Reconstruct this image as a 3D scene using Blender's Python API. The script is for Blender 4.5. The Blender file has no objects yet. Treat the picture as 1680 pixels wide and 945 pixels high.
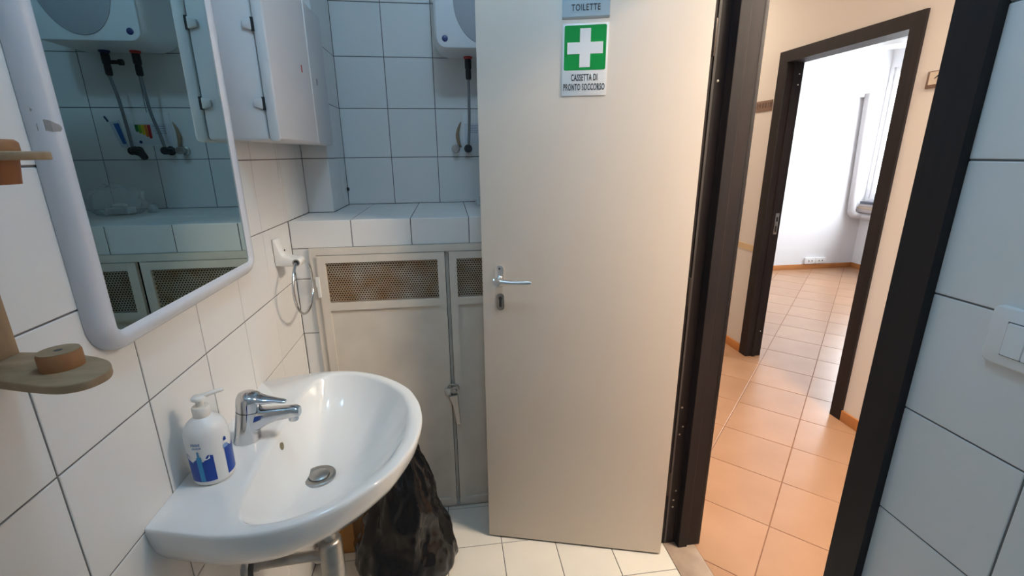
import bpy, bmesh, math, random
from mathutils import Vector, Matrix, noise
random.seed(7)
SC = bpy.context.scene
COL = SC.collection

# ------------------------------------------------------------------ camera
cam_d = bpy.data.cameras.new('camera'); cam = bpy.data.objects.new('camera', cam_d); COL.objects.link(cam)
cam_d.sensor_width = 36.0; cam_d.lens = 755.44 / 1680 * 36.0; cam_d.clip_start = 0.01
Rr = Vector((0.99091242, -0.13423232, -0.00861776)); Ru = Vector((0.04575582, 0.27613858, 0.96002807)); Rf = Vector((0.1264871, 0.95169805, -0.27977106))
cam.matrix_world = Matrix(((Rr.x, Ru.x, -Rf.x, 0.53568), (Rr.y, Ru.y, -Rf.y, -0.59856), (Rr.z, Ru.z, -Rf.z, 1.41028), (0, 0, 0, 1)))
SC.camera = cam
# ------------------------------------------------------------------ world, lights, exposure
W = bpy.data.worlds.new('sky'); SC.world = W; W.use_nodes = True
W.node_tree.nodes['Background'].inputs[0].default_value = (0.88, 0.94, 1.0, 1); W.node_tree.nodes['Background'].inputs[1].default_value = 18.0
SC.view_settings.view_transform = 'Standard'; SC.view_settings.look = 'None'
SC.view_settings.exposure = 0.0; SC.view_settings.gamma = 1.0; SC.view_settings.use_curve_mapping = False

def light(name, kind, loc, power, col, size=None, rot=(0, 0, 0)):
    l = bpy.data.lights.new(name, kind); l.energy = power; l.color = col
    if kind == 'AREA':
        l.shape = 'RECTANGLE'; l.size, l.size_y = size
    else:
        l.shadow_soft_size = size
    o = bpy.data.objects.new(name, l); o.location = loc; o.rotation_euler = rot; COL.objects.link(o); return o
light('bathroom_lamp_light', 'POINT', (0.61, 0.05, 2.50), 15.0, (0.42, 0.71, 1.0), 0.07)
light('corridor_lamp_light', 'AREA', (2.32, -0.16, 2.50), 82, (1.0, 0.85, 0.68), (0.4, 0.7))
light('corridor_rear_fill_light', 'AREA', (2.0, 2.75, 2.50), 8, (1.0, 0.85, 0.68), (0.5, 0.6))  # added fill that evens out the far stretch of corridor wall
wl_ = light('office_window_portal', 'AREA', (5.52, 3.3, 1.58), 1, (1, 1, 1), (1.44, 2.2), (0, math.radians(90), 0)); wl_.data.cycles.is_portal = True   # daylight enters here

# ------------------------------------------------------------------ materials
MATS = {}
def mat(name, col, rough=0.5, metal=0.0, vary=0.0, nscale=0, namt=0.0, ncol=None, bump=0.0, bscale=200, alpha=1.0, trans=0.0, coat=0.0, emit=None, spec=0.5, stretch=None):
    if name in MATS: return MATS[name]
    m = bpy.data.materials.new(name); m.use_nodes = True; nt = m.node_tree; b = nt.nodes['Principled BSDF']
    b.inputs['Base Color'].default_value = (*col, 1); b.inputs['Roughness'].default_value = rough; b.inputs['Metallic'].default_value = metal
    b.inputs['Specular IOR Level'].default_value = spec
    if alpha < 1: b.inputs['Alpha'].default_value = alpha
    if trans: b.inputs['Transmission Weight'].default_value = trans
    if coat: b.inputs['Coat Weight'].default_value = coat; b.inputs['Coat Roughness'].default_value = 0.08
    if emit: b.inputs['Emission Color'].default_value = (*emit[0], 1); b.inputs['Emission Strength'].default_value = emit[1]
    src = None
    if nscale or bump:
        tc = nt.nodes.new('ShaderNodeTexCoord'); mp = nt.nodes.new('ShaderNodeMapping'); nt.links.new(tc.outputs['Object'], mp.inputs[0])
        if stretch: mp.inputs['Scale'].default_value = stretch
    if nscale:
        n = nt.nodes.new('ShaderNodeTexNoise'); n.inputs['Scale'].default_value = nscale; n.inputs['Detail'].default_value = 6; nt.links.new(mp.outputs[0], n.inputs[0])
        r = nt.nodes.new('ShaderNodeValToRGB'); c2 = ncol or tuple(c * (1 - namt) for c in col)
        r.color_ramp.elements[0].position = 0.35; r.color_ramp.elements[1].position = 0.68
        r.color_ramp.elements[0].color = (*col, 1); r.color_ramp.elements[1].color = (*c2, 1)
        nt.links.new(n.outputs[0], r.inputs[0]); src = r.outputs[0]
    if vary:
        oi = nt.nodes.new('ShaderNodeObjectInfo'); mr = nt.nodes.new('ShaderNodeMapRange'); mr.inputs[3].default_value = 1 - vary; mr.inputs[4].default_value = 1 + vary
        nt.links.new(oi.outputs['Random'], mr.inputs[0])
        hsv = nt.nodes.new('ShaderNodeHueSaturation'); hsv.inputs['Color'].default_value = (*col, 1)
        if src: nt.links.new(src, hsv.inputs['Color'])
        nt.links.new(mr.outputs[0], hsv.inputs['Value']); src = hsv.outputs[0]
    if src: nt.links.new(src, b.inputs['Base Color'])
    if bump:
        n2 = nt.nodes.new('ShaderNodeTexNoise'); n2.inputs['Scale'].default_value = bscale; n2.inputs['Detail'].default_value = 3; nt.links.new(mp.outputs[0], n2.inputs[0])
        bp = nt.nodes.new('ShaderNodeBump'); bp.inputs['Strength'].default_value = bump; bp.inputs['Distance'].default_value = 0.002
        nt.links.new(n2.outputs[0], bp.inputs['Height']); nt.links.new(bp.outputs[0], b.inputs['Normal'])
    MATS[name] = m; return m
TILE = mat('ceramic_tile', (0.76, 0.75, 0.73), 0.38, vary=0.02, bump=0.05, bscale=60)
GROUT = mat('grey_grout', (0.17, 0.16, 0.155), 0.9)
FTILE = mat('bathroom_floor_tile', (0.74, 0.70, 0.62), 0.35, vary=0.02, nscale=5, namt=0.06)
TERRA = mat('terracotta_tile', (0.43, 0.25, 0.15), 0.28, vary=0.05, nscale=3, ncol=(0.37, 0.205, 0.117), bump=0.05, bscale=25)
TGROUT = mat('terracotta_grout', (0.26, 0.13, 0.08), 0.9)
YELLOW = mat('cream_yellow_paint', (0.68, 0.635, 0.60), 0.75, bump=0.06, bscale=120)
WHITEP = mat('white_wall_paint', (0.74, 0.74, 0.755), 0.8, bump=0.05, bscale=120)
CEILM = mat('ceiling_paint', (0.80, 0.80, 0.79), 0.9)
WENGE = mat('wenge_frame', (0.010, 0.008, 0.010), 0.55, nscale=30, ncol=(0.017, 0.012, 0.013), stretch=(1, 1, 0.06), bump=0.1, bscale=90, spec=0.3)
LEAF = mat('beige_laminate', (0.67, 0.585, 0.50), 0.42, nscale=2.5, namt=0.03, bump=0.03, bscale=300)
BRONZE = mat('door_edge_band', (0.20, 0.16, 0.12), 0.5)
METALP = mat('painted_metal', (0.69, 0.625, 0.54), 0.5, nscale=9, namt=0.10, bump=0.05, bscale=50)
MESHP = mat('perforated_metal', (0.40, 0.355, 0.29), 0.55, nscale=11, ncol=(0.30, 0.17, 0.075))
DARK = mat('cavity_shade', (0.03, 0.028, 0.026), 0.9)
CERAM = mat('white_ceramic', (0.83, 0.83, 0.82), 0.09, coat=0.4)
CHROME = mat('chrome', (0.62, 0.63, 0.65), 0.08, metal=1.0)
DULL = mat('dull_chrome', (0.46, 0.45, 0.43), 0.36, metal=1.0, nscale=40, namt=0.2)
ALU = mat('satin_aluminium', (0.72, 0.70, 0.68), 0.28, metal=1.0)
WPLA = mat('white_plastic', (0.78, 0.78, 0.775), 0.32)
WARMP = mat('aged_white_plastic', (0.80, 0.775, 0.73), 0.35)
CABP = mat('cabinet_plastic', (0.66, 0.655, 0.665), 0.38)
FRAMEP = mat('mirror_frame_plastic', (0.62, 0.635, 0.68), 0.25, coat=0.2)
MIRROR = mat('mirror_glass', (0.44, 0.57, 0.575), 0.005, metal=1.0)
WOOD = mat('pale_wood', (0.40, 0.265, 0.15), 0.6, nscale=14, ncol=(0.29, 0.185, 0.10), stretch=(1, 4, 1), bump=0.1, bscale=60)
ORWOOD = mat('orange_wood', (0.36, 0.15, 0.05), 0.5, nscale=20, ncol=(0.30, 0.11, 0.04), stretch=(1, 1, 0.2))
BLACKP = mat('black_bag_plastic', (0.006, 0.006, 0.007), 0.15, spec=0.32)
BLACK = mat('black_rubber', (0.02, 0.02, 0.022), 0.5)
STONE = mat('threshold_stone', (0.42, 0.32, 0.24), 0.5, nscale=18, ncol=(0.34, 0.25, 0.19))
BASEW = mat('terracotta_skirting', (0.50, 0.20, 0.06), 0.4, nscale=6, namt=0.15)
SIGNW = mat('sign_white', (0.80, 0.80, 0.80), 0.35)
SIGNG = mat('sign_green', (0.0, 0.27, 0.045), 0.35)
SIGNB = mat('sign_blue_grey', (0.42, 0.52, 0.58), 0.3, metal=0.2)
INK = mat('ink_black', (0.02, 0.02, 0.025), 0.5)
BLUE = mat('label_blue', (0.002, 0.042, 0.30), 0.3)
CYAN = mat('label_cyan', (0.02, 0.25, 0.50), 0.3)
PALEB = mat('label_pale_blue', (0.22, 0.33, 0.55), 0.35)
RED = mat('red_plastic', (0.45, 0.03, 0.025), 0.4)
NAVY = mat('navy_plastic', (0.015, 0.025, 0.12), 0.35)
GREYP = mat('grey_panel', (0.36, 0.37, 0.40), 0.5, bump=0.1, bscale=400)
HOSE = mat('braided_hose', (0.22, 0.23, 0.24), 0.4, metal=0.4)
CARD = mat('cardboard', (0.46, 0.21, 0.06), 0.75, nscale=12, namt=0.15)
CLEAR = mat('clear_plastic', (0.85, 0.88, 0.9), 0.12, alpha=0.24)
BROWNP = mat('brown_plate', (0.20, 0.125, 0.09), 0.4)
TAN = mat('tan_strap', (0.30, 0.20, 0.12), 0.6)
GLASS = mat('window_glass', (0.95, 0.97, 1.0), 0.02, alpha=0.12)
PVC = mat('white_conduit', (0.52, 0.50, 0.51), 0.5)
LAMPG = mat('lamp_glass', (0.9, 0.9, 0.9), 0.3, emit=((0.8, 0.93, 1.0), 3.0))
LAMPW = mat('warm_lamp_diffuser', (0.9, 0.88, 0.8), 0.3, emit=((1.0, 0.82, 0.58), 3.0))
ENERGY = [mat('label_green', (0.01, 0.22, 0.04), 0.4), mat('label_lime', (0.22, 0.42, 0.03), 0.4), mat('label_yellow', (0.75, 0.55, 0.02), 0.4), mat('label_orange', (0.7, 0.2, 0.02), 0.4), mat('label_red', (0.5, 0.02, 0.02), 0.4)]

# ------------------------------------------------------------------ helpers
def link(o, parent=None):
    COL.objects.link(o)
    if parent: o.parent = parent
    return o
def tag(o, label=None, cat=None, group=None, kind=None):
    if label: o['label'] = label
    if cat: o['category'] = cat
    if group: o['group'] = group
    if kind: o['kind'] = kind
    return o
def empty(name, loc, label, cat, rz=0.0, group=None, kind=None):
    o = bpy.data.objects.new(name, None); o.location = loc; o.rotation_euler = (0, 0, rz); o.empty_display_size = 0.02; link(o)
    return tag(o, label, cat, group, kind)
def mk(name, verts, faces, m, parent=None, smooth=False, bevel=0, fm=None, mats=None):
    me = bpy.data.meshes.new(name)
    off = Vector((0, 0, 0))
    if parent is not None and parent.get('_w', 1) and parent.rotation_euler.z == 0:
        off = parent.location.copy(); q = parent.parent
        while q is not None: off += q.location; q = q.parent
    me.from_pydata([tuple(Vector(v) - off) for v in verts], [], faces)
    for mm in (mats or [m]): me.materials.append(mm)
    bm = bmesh.new(); bm.from_mesh(me)
    bmesh.ops.recalc_face_normals(bm, faces=bm.faces)
    if bevel:
        es = [e for e in bm.edges if len(e.link_faces) == 2 and e.calc_face_angle(0) > 0.6]
        bmesh.ops.bevel(bm, geom=es, offset=bevel, segments=2, profile=0.5, affect='EDGES', clamp_overlap=True)
    bm.to_mesh(me); bm.free()
    if fm:
        for i, p in enumerate(me.polygons): p.material_index = fm(i, p)
    o = bpy.data.objects.new(name, me); link(o, parent)
    if smooth:
        for p in me.polygons: p.use_smooth = True
        try:
            me.set_sharp_from_angle(angle=math.radians(smooth if smooth is not True else 50))
        except Exception: pass
    return o
def boxv(x0, x1, y0, y1, z0, z1):
    v = [(x, y, z) for z in (z0, z1) for y in (y0, y1) for x in (x0, x1)]
    f = [(0, 2, 3, 1), (4, 5, 7, 6), (0, 1, 5, 4), (2, 6, 7, 3), (0, 4, 6, 2), (1, 3, 7, 5)]
    return v, f
def box(name, b, m, parent=None, bevel=0, smooth=False):
    v, f = boxv(*b); return mk(name, v, f, m, parent, smooth=smooth or (40 if bevel else False), bevel=bevel)
def boxes(name, bl, m, parent=None, bevel=0):
    V = []; F = []
    for b in bl:
        v, f = boxv(*b); n = len(V); V += v; F += [tuple(i + n for i in q) for q in f]
    return mk(name, V, F, m, parent, bevel=bevel)
def prism(name, outline, a, b, axis, m, parent=None, bevel=0, smooth=False):
    """outline in the plane normal to axis, extruded a..b. axis x:(y,z) y:(x,z) z:(x,y)"""
    def P(p, t): return {'x': (t, p[0], p[1]), 'y': (p[0], t, p[1]), 'z': (p[0], p[1], t)}[axis]
    n = len(outline); V = [P(p, a) for p in outline] + [P(p, b) for p in outline]
    F = [tuple(range(n))[::-1], tuple(range(n, 2 * n))] + [(i, (i + 1) % n, n + (i + 1) % n, n + i) for i in range(n)]
    return mk(name, V, F, m, parent, smooth=smooth, bevel=bevel)
def rrect(x0, x1, y0, y1, r, n=6):
    o = []
    for cx, cy, a0 in ((x1 - r, y1 - r, 0), (x0 + r, y1 - r, 90), (x0 + r, y0 + r, 180), (x1 - r, y0 + r, 270)):
        for i in range(n + 1):
            a = math.radians(a0 + 90 * i / n); o.append((cx + r * math.cos(a), cy + r * math.sin(a)))
    return o
def lathe(name, prof, c, m, parent=None, seg=32, axis='z', smooth=True, close=True, **kw):
    V = []; F = []
    for r, h in prof:
        for i in range(seg):
            a = 2 * math.pi * i / seg; u, v = r * math.cos(a), r * math.sin(a)
            V.append({'z': (c[0] + u, c[1] + v, c[2] + h), 'x': (c[0] + h, c[1] + u, c[2] + v), 'y': (c[0] + u, c[1] + h, c[2] + v)}[axis])
    for k in range(len(prof) - 1):
        for i in range(seg):
            j = (i + 1) % seg; F.append((k * seg + i, k * seg + j, (k + 1) * seg + j, (k + 1) * seg + i))
    if close:
        F.append(tuple(range(seg))); F.append(tuple(range((len(prof) - 1) * seg, len(prof) * seg)))
    return mk(name, V, F, m, parent, smooth=smooth, **kw)
def tube(name, pts, rad, m, parent=None, seg=12, sub=6, closed=False):
    P = [Vector(p) for p in pts]
    rads = rad if isinstance(rad, (list, tuple)) else [rad] * len(P)
    if sub > 1:
        Q = []; RR = []
        n = len(P)
        for i in range(n - 1):
            p0, p1, p2, p3 = P[max(i - 1, 0)], P[i], P[i + 1], P[min(i + 2, n - 1)]
            for s in range(sub):
                t = s / sub
                Q.append(0.5 * ((2 * p1) + (p2 - p0) * t + (2 * p0 - 5 * p1 + 4 * p2 - p3) * t * t + (3 * p1 - p0 - 3 * p2 + p3) * t ** 3)); RR.append(rads[i] + (rads[i + 1] - rads[i]) * t)
        Q.append(P[-1]); RR.append(rads[-1]); P, rads = Q, RR
    V = []; F = []; prev = None
    for i, p in enumerate(P):
        t = (P[min(i + 1, len(P) - 1)] - P[max(i - 1, 0)]).normalized()
        if prev is None:
            a = Vector((0, 0, 1)) if abs(t.z) < 0.9 else Vector((1, 0, 0)); u = t.cross(a).normalized()
        else: u = (prev - t * prev.dot(t)).normalized()
        prev = u; w = t.cross(u)
        for k in range(seg):
            an = 2 * math.pi * k / seg; V.append(p + (u * math.cos(an) + w * math.sin(an)) * rads[i])
    for i in range(len(P) - 1):
        for k in range(seg):
            j = (k + 1) % seg; F.append((i * seg + k, i * seg + j, (i + 1) * seg + j, (i + 1) * seg + k))
    F.append(tuple(range(seg))); F.append(tuple(range((len(P) - 1) * seg, len(P) * seg)))
    return mk(name, V, F, m, parent, smooth=60)
# tiles: a bevelled slab shared between equal sizes; local frame: u right, v up, w out of the wall
TM = {}
def tile_mesh(w, h, m, depth=0.002, back=0.003, bev=0.0012):
    key = (round(w, 3), round(h, 3), m.name)
    if key in TM: return TM[key]
    a, b = w / 2, h / 2; V = []
    for ins, d in ((0, -back), (0, depth - bev * 0.7), (bev, depth)):
        V += [(-a + ins, -b + ins, d), (a - ins, -b + ins, d), (a - ins, b - ins, d), (-a + ins, b - ins, d)]
    F = [(8, 9, 10, 11)] + [(k + i, k + (i + 1) % 4, k + 4 + (i + 1) % 4, k + 4 + i) for k in (0, 4) for i in range(4)]
    me = bpy.data.meshes.new('tile'); me.from_pydata(V, [], F); me.materials.append(m); me.update(); TM[key] = me; return me
def tiling(parent, m, rects, u0, v0, frame, size=0.2, gap=0.003):
    """rects: (ua,ub,va,vb) areas; grid lines at u0+k*size, v0+k*size. frame(u,v)->(loc, 3x3)"""
    for ua, ub, va, vb in rects:
        i0 = math.floor((ua - u0) / size + 1e-6); j0 = math.floor((va - v0) / size + 1e-6)
        i = i0
        while u0 + i * size < ub - 1e-6:
            a, b = max(ua, u0 + i * size), min(ub, u0 + (i + 1) * size); i += 1
            j = j0
            while v0 + j * size < vb - 1e-6:
                c, d = max(va, v0 + j * size), min(vb, v0 + (j + 1) * size); j += 1
                if b - a < 0.006 or d - c < 0.006: continue
                o = bpy.data.objects.new('tile', tile_mesh(b - a - gap, d - c - gap, m))
                loc, R3 = frame((a + b) / 2, (c + d) / 2)
                R3 = R3 @ Matrix.Rotation(random.uniform(-0.0016, 0.0016), 3, 'X') @ Matrix.Rotation(random.uniform(-0.0016, 0.0016), 3, 'Y')
                o.matrix_local = Matrix.Translation(loc) @ R3.to_4x4(); link(o, parent); o.matrix_local = Matrix.Translation(loc) @ R3.to_4x4()
def FR(u, v, w):  # columns
    return Matrix((u, v, w)).transposed()
G = 0.002
F_left = lambda u, v: (Vector((-G, u, v)), FR((0, -1, 0), (0, 0, 1), (1, 0, 0)))      # faces +x
F_right = lambda x: (lambda u, v: (Vector((x + G, u, v)), FR((0, 1, 0), (0, 0, 1), (-1, 0, 0)))) if False else None
def faces(axis, sign, c):
    """frame whose tile faces look along sign*axis and lie at coordinate c"""
    s = sign
    if axis == 'x': return lambda u, v: (Vector((c - s * G, u, v)), FR((0, s, 0), (0, 0, 1), (s, 0, 0)))
    if axis == 'y': return lambda u, v: (Vector((u, c - s * G, v)), FR((-s, 0, 0), (0, 0, 1), (0, s, 0)))
    return lambda u, v: (Vector((u, v, c - s * G)), FR((1, 0, 0), (0, s, 0), (0, 0, s)))

# ------------------------------------------------------------------ room shell
XW, YF, YC, YB, CX, CH = 1.279, 1.022, 1.265, 1.551, 0.094, 2.62
YR = -1.45
wl = tag(box('wall_left', (-0.12, -G, YR, 1.67, 0, CH), GROUT), 'white square tiled wall carrying the washbasin and mirror', 'wall', kind='structure')
tiling(wl, TILE, [(YR, YF, 0, CH), (YF, YB, 1.2, CH)], 0.0, 0.0, faces('x', 1, 0.0))
wb = tag(box('wall_back', (0, XW + 0.11, YB + G, 1.67, 0, CH), GROUT), 'tiled rear wall of the niche behind the water heater', 'wall', kind='structure')
tiling(wb, TILE, [(CX, XW, 1.2, CH)], 0.294 - 0.2, 0.0, faces('y', -1, YB))
wr = tag(boxes('wall_right', [(XW + G, 1.385, YR, 0.0, 0, CH), (XW + G, 1.385, 0.735, YB + G, 0, CH), (XW + G, 1.385, 0.0, 0.735, 2.05, CH)], GROUT), 'tiled wall with the light switch beside the doorway', 'wall', kind='structure')
tiling(wr, TILE, [(YR, 0.0, 0, CH), (0.735, YF, 0, CH), (YF, YB, 1.2, CH), (0.0, 0.735, 2.05, CH)], -0.176, -0.004, faces('x', -1, XW))
wk = tag(box('wall_rear', (-0.12, 1.39, YR - 0.12, YR, 0, CH), TILE), 'plain tiled wall facing the niche', 'wall', kind='structure')
wc = tag(box('wall_column', (-G, CX - G, YC + G, YB + G, 1.2, CH), GROUT), 'narrow tiled pillar in the corner of the ledge', 'pillar', kind='structure')
tiling(wc, TILE, [(0, CX, 1.2, CH)], 0.0, 0.0, faces('y', -1, YC))
tiling(wc, TILE, [(YC, YB, 1.2, CH)], YC, 0.0, faces('x', 1, CX))
wg = tag(box('wall_ledge', (-G, XW + G, YF + G, YB, 1.104, 1.2 - G), GROUT), 'tiled ledge above the grey metal cabinet doors', 'ledge', kind='structure')
tiling(wg, TILE, [(0, XW, YF, YC), (0.094, XW, YC, YB)], 0.0, YF, faces('z', 1, 1.2), size=0.2)
tiling(wg, TILE, [(0.0, XW, 1.107, 1.2)], 0.0, 0.0, faces('y', -1, YF))
wj = tag(boxes('wall_cabinet_side', [(-G, 0.054, YF + G, YB, 0, 1.104), (0.982, XW + G, YF + G, YB, 0, 1.104)], GROUT), 'narrow tiled strip beside the metal cabinet frame', 'wall', kind='structure')
tiling(wj, TILE, [(0.0, 0.055, 0, 1.107), (0.981, XW, 0, 1.107)], 0.0, 0.0, faces('y', -1, YF))
fl = tag(box('floor', (-0.12, XW, YR - 0.12, 1.67, -0.1, -G), GROUT), 'pale square tiled bathroom floor', 'floor', kind='structure')
tiling(fl, FTILE, [(0, XW - 0.006, YR, YF)], 0.0735, 0.196 - 1.8, faces('z', 1, 0.0))
tag(box('ceiling', (-0.12, 1.39, YR - 0.12, 1.67, CH, CH + 0.1), CEILM), 'plain white bathroom ceiling', 'ceiling', kind='structure')
tag(box('threshold', (XW - 0.006, 1.385, 0.0, 0.735, -0.1, 0.002), STONE, bevel=0.001), 'brownish stone threshold slab in the bathroom doorway', 'threshold', kind='structure')

# corridor and office shell
XO0, XO1, YO1, YO0 = 2.60, 5.53, 4.446, -1.9
tag(boxes('wall_corridor_near', [(1.385, 1.395, YR - 0.12, 0.0, 0, 2.7), (1.385, 1.395, 0.735, 3.6, 0, 2.7), (1.385, 1.395, 0.0, 0.735, 2.05, 2.7)], YELLOW), 'cream painted corridor wall around the bathroom doorway', 'wall', kind='structure')
tag(boxes('wall_corridor_far', [(XO0, 2.69, YR - 0.12, 1.40, 0, 2.7), (XO0, 2.69, 2.215, 3.6, 0, 2.7), (XO0, 2.69, 1.40, 2.215, 1.95, 2.7)], YELLOW), 'cream yellow corridor wall with a dark framed doorway', 'wall', kind='structure')
tag(boxes('wall_corridor_end', [(1.39, 2.69, 3.6, 3.7, 0, 2.7), (1.39, 2.69, YR - 0.22, YR - 0.12, 0, 2.7)], YELLOW), 'cream painted end wall of the corridor', 'wall', kind='structure')
tag(box('ceiling_corridor', (1.385, 2.69, YR - 0.22, 3.7, 2.7, 2.8), CEILM), 'white corridor ceiling', 'ceiling', kind='structure')
tag(box('wall_office_far', (2.69, XO1 + 0.12, YO1, YO1 + 0.1, 0, 2.9), WHITEP), 'white office wall with cable conduit and sockets', 'wall', kind='structure')
tag(box('wall_office_near', (2.69, XO1 + 0.12, YO0 - 0.1, YO0, 0, 2.9), WHITEP), 'white office wall out past the doorway', 'wall', kind='structure')
tag(box('wall_office_side', (2.69, 2.70, YO0, YO1, 2.7, 2.9), WHITEP), 'white strip above the office doorway wall', 'wall', kind='structure')
tag(boxes('wall_office_skin', [(2.69, 2.70, YO0, 1.40, 0, 2.7), (2.69, 2.70, 2.215, YO1, 0, 2.7), (2.69, 2.70, 1.40, 2.215, 1.95, 2.7)], WHITEP), 'white painted office side of the doorway wall', 'wall', kind='structure')
WY0, WY1, WZ0, WZ1 = 2.2, 4.40, 0.86, 2.30
tag(boxes('wall_office_right', [(XO1, XO1 + 0.12, YO0, WY0, 0, 2.9), (XO1, XO1 + 0.12, WY1, YO1, 0, 2.9), (XO1, XO1 + 0.12, WY0, WY1, 0, WZ0), (XO1, XO1 + 0.12, WY0, WY1, WZ1, 2.9)], WHITEP), 'white office wall around the bright window', 'wall', kind='structure')
tag(box('ceiling_office', (2.69, XO1 + 0.12, YO0, YO1, 2.9, 3.0), CEILM), 'white office ceiling', 'ceiling', kind='structure')
# terracotta floor laid at 45 degrees through corridor and office
fc = tag(box('floor_corridor', (1.385, XO1, YO0, YO1, -0.1, -G), TGROUT), 'terracotta tiled floor laid diagonally through corridor and office', 'floor', kind='structure')
def clip(poly, rect):
    x0, x1, y0, y1 = rect
    for fn in (lambda p: p[0] - x0, lambda p: x1 - p[0], lambda p: p[1] - y0, lambda p: y1 - p[1]):
        out = []
        for i in range(len(poly)):
            a, b = poly[i], poly[(i + 1) % len(poly)]; fa, fb = fn(a), fn(b)
            if fa >= 0: out.append(a)
            if (fa > 0) != (fb > 0) and fa != fb:
                t = fa / (fa - fb); out.append((a[0] + (b[0] - a[0]) * t, a[1] + (b[1] - a[1]) * t))
        poly = out
        if len(poly) < 3: return []
    return poly
ST = 0.3137; c45 = math.cos(math.pi / 4); hm = tile_mesh(ST - 0.004, ST - 0.004, TERRA, bev=0.001)
RC = (1.387, XO1 - 0.003, -1.0, YO1 - 0.003)
for i in range(-14, 16):
    for j in range(-14, 16):
        uc, vc = (i + 0.5) * ST, (j + 0.5) * ST
        x, y = 2.164 + (uc - vc) * c45, 1.170 + (uc + vc) * c45
        if not (RC[0] - 0.22 < x < RC[1] + 0.22 and RC[2] - 0.22 < y < RC[3] + 0.22): continue
        if y < -0.1 and x > 2.6: continue
        h = (ST - 0.004) * c45
        dia = [(x, y - h), (x + h, y), (x, y + h), (x - h, y)]; cl = clip(dia, RC)
        if len(cl) < 3: continue
        if all(RC[0] <= p[0] <= RC[1] and RC[2] <= p[1] <= RC[3] for p in dia):
            o = bpy.data.objects.new('tile', hm); o.location = (x, y, -G); o.rotation_euler = (0, 0, math.pi / 4); link(o, fc)
        else:
            ar = abs(sum(cl[k][0] * cl[(k + 1) % len(cl)][1] - cl[(k + 1) % len(cl)][0] * cl[k][1] for k in range(len(cl)))) / 2
            if ar > 0.001: prism('tile', cl, -G - 0.003, 0.0, 'z', TERRA, fc)

# skirting
def skirting(nm, b, lab):
    o = tag(box(nm, b, BASEW, bevel=0.002), lab, 'skirting board', kind='structure')
skirting('baseboard_corridor', (XO0 - 0.012, XO0, 2.262, 3.6, 0.0, 0.062), 'orange brown skirting at the foot of cream wall behind the far door frame')
skirting('baseboard_corridor_front', (XO0 - 0.012, XO0, -1.0, 1.352, 0.0, 0.062), 'orange brown skirting on cream wall between the two doorways')
skirting('baseboard_office', (2.70, XO1, YO1 - 0.012, YO1, 0.0, 0.062), 'orange brown skirting under the white office wall sockets')
skirting('baseboard_office_right', (XO1 - 0.012, XO1, 1.0, YO1 - 0.012, 0.0, 0.062), 'orange brown skirting below the office window')
tag(box('trim_3', (XO0 - 0.004, XO0, 2.262, 3.6, 0.748, 0.79), mat('beige_band', (0.60, 0.46, 0.28), 0.6)), 'faint beige band running along the cream corridor wall', 'wall band', kind='structure')

# ------------------------------------------------------------------ bathroom door frame
t1 = tag(prism('trim_1', [(1.262, 0.706), (1.316, 0.706), (1.319, 0.678), (1.352, 0.678), (1.354, 0.684), (1.392, 0.684), (1.392, 0.775), (1.262, 0.775), (1.262, 0.76), (1.24, 0.76), (1.24, 0.722), (1.262, 0.716)], 0.002, 2.0, 'z', WENGE, bevel=0.0015),
         'dark wenge door frame around the bathroom doorway', 'door frame', kind='structure')
prism('jamb', [(1.262, -0.006), (1.262, 0.053), (1.27, 0.055), (1.316, 0.04), (1.319, 0.056), (1.392, 0.056), (1.392, -0.05), (1.40, -0.05), (1.40, -0.02), (1.28, -0.006)], 0.002, 2.0, 'z', WENGE, t1)
box('header', (1.262, 1.392, -0.006, 0.775, 2.0, 2.07), WENGE, t1, bevel=0.0015)
box('door_seal', (1.274, 1.281, 0.703, 0.7065, 0.01, 1.99), mat('seal_rubber', (0.045, 0.043, 0.045), 0.45), t1)
box('casing', (1.391, 1.405, 0.684, 0.755, 0.002, 2.07), WENGE, t1, bevel=0.0015)
SCREW = mat('screw_metal', (0.5, 0.48, 0.45), 0.35, metal=1)
for z in (0.165, 0.195, 0.235, 0.47, 0.50, 0.575, 1.60):
    lathe('screw', [(0.0035, 0), (0.0035, -0.0015), (0.002, -0.002)], (1.296 + random.uniform(-0.006, 0.006), 0.7055, z), SCREW, t1, seg=8, axis='y')
for z in (0.30, 1.0, 1.7):
    lathe('hinge', [(0.006, -0.045), (0.007, -0.04), (0.007, 0.04), (0.006, 0.045)], (1.247, 0.668, z), mat('hinge_bronze', (0.05, 0.04, 0.035), 0.4, metal=0.7), t1, seg=12)

# ------------------------------------------------------------------ bathroom door leaf (origin at hinge foot, x towards free edge, y towards viewer side)
HX, HY, AZ, LW = 1.2383, 0.6584, math.radians(163.91), 0.6329
d1 = empty('door_1', (HX, HY, 0.008), 'open beige laminate door swung back into the bathroom', 'door', AZ, kind='structure')
box('leaf', (0, LW, -0.040, 0, 0, 1.985), LEAF, d1, bevel=0.0012)
box('edge_band', (0.0005, LW - 0.0005, -0.0385, -0.0015, -0.0006, 0.0002), BRONZE, d1)
def U(u): return LW - u
hx = U(0.057)
hd = lathe('handle', [(0.013, 0), (0.013, 0.004), (0.011, 0.006), (0.009, 0.042), (0.0125, 0.044), (0.0135, 0.050), (0.011, 0.056)], (hx, 0.0, 1.019), ALU, d1, seg=20, axis='y')
ros = prism('rosette', [(hx + p[0], p[1]) for p in rrect(-0.0135, 0.0135, 0.992, 1.063, 0.0134, 8)], 0.0, 0.006, 'y', ALU, d1, bevel=0.0012, smooth=40)
hd['_w'] = 0; ros['_w'] = 0
for z in (1.053, 1.0):
    lathe('screw_hole', [(0.0032, 0.0055), (0.0032, 0.0066)], (hx, 0, z), BLACK, ros, seg=10, axis='y')
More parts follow.
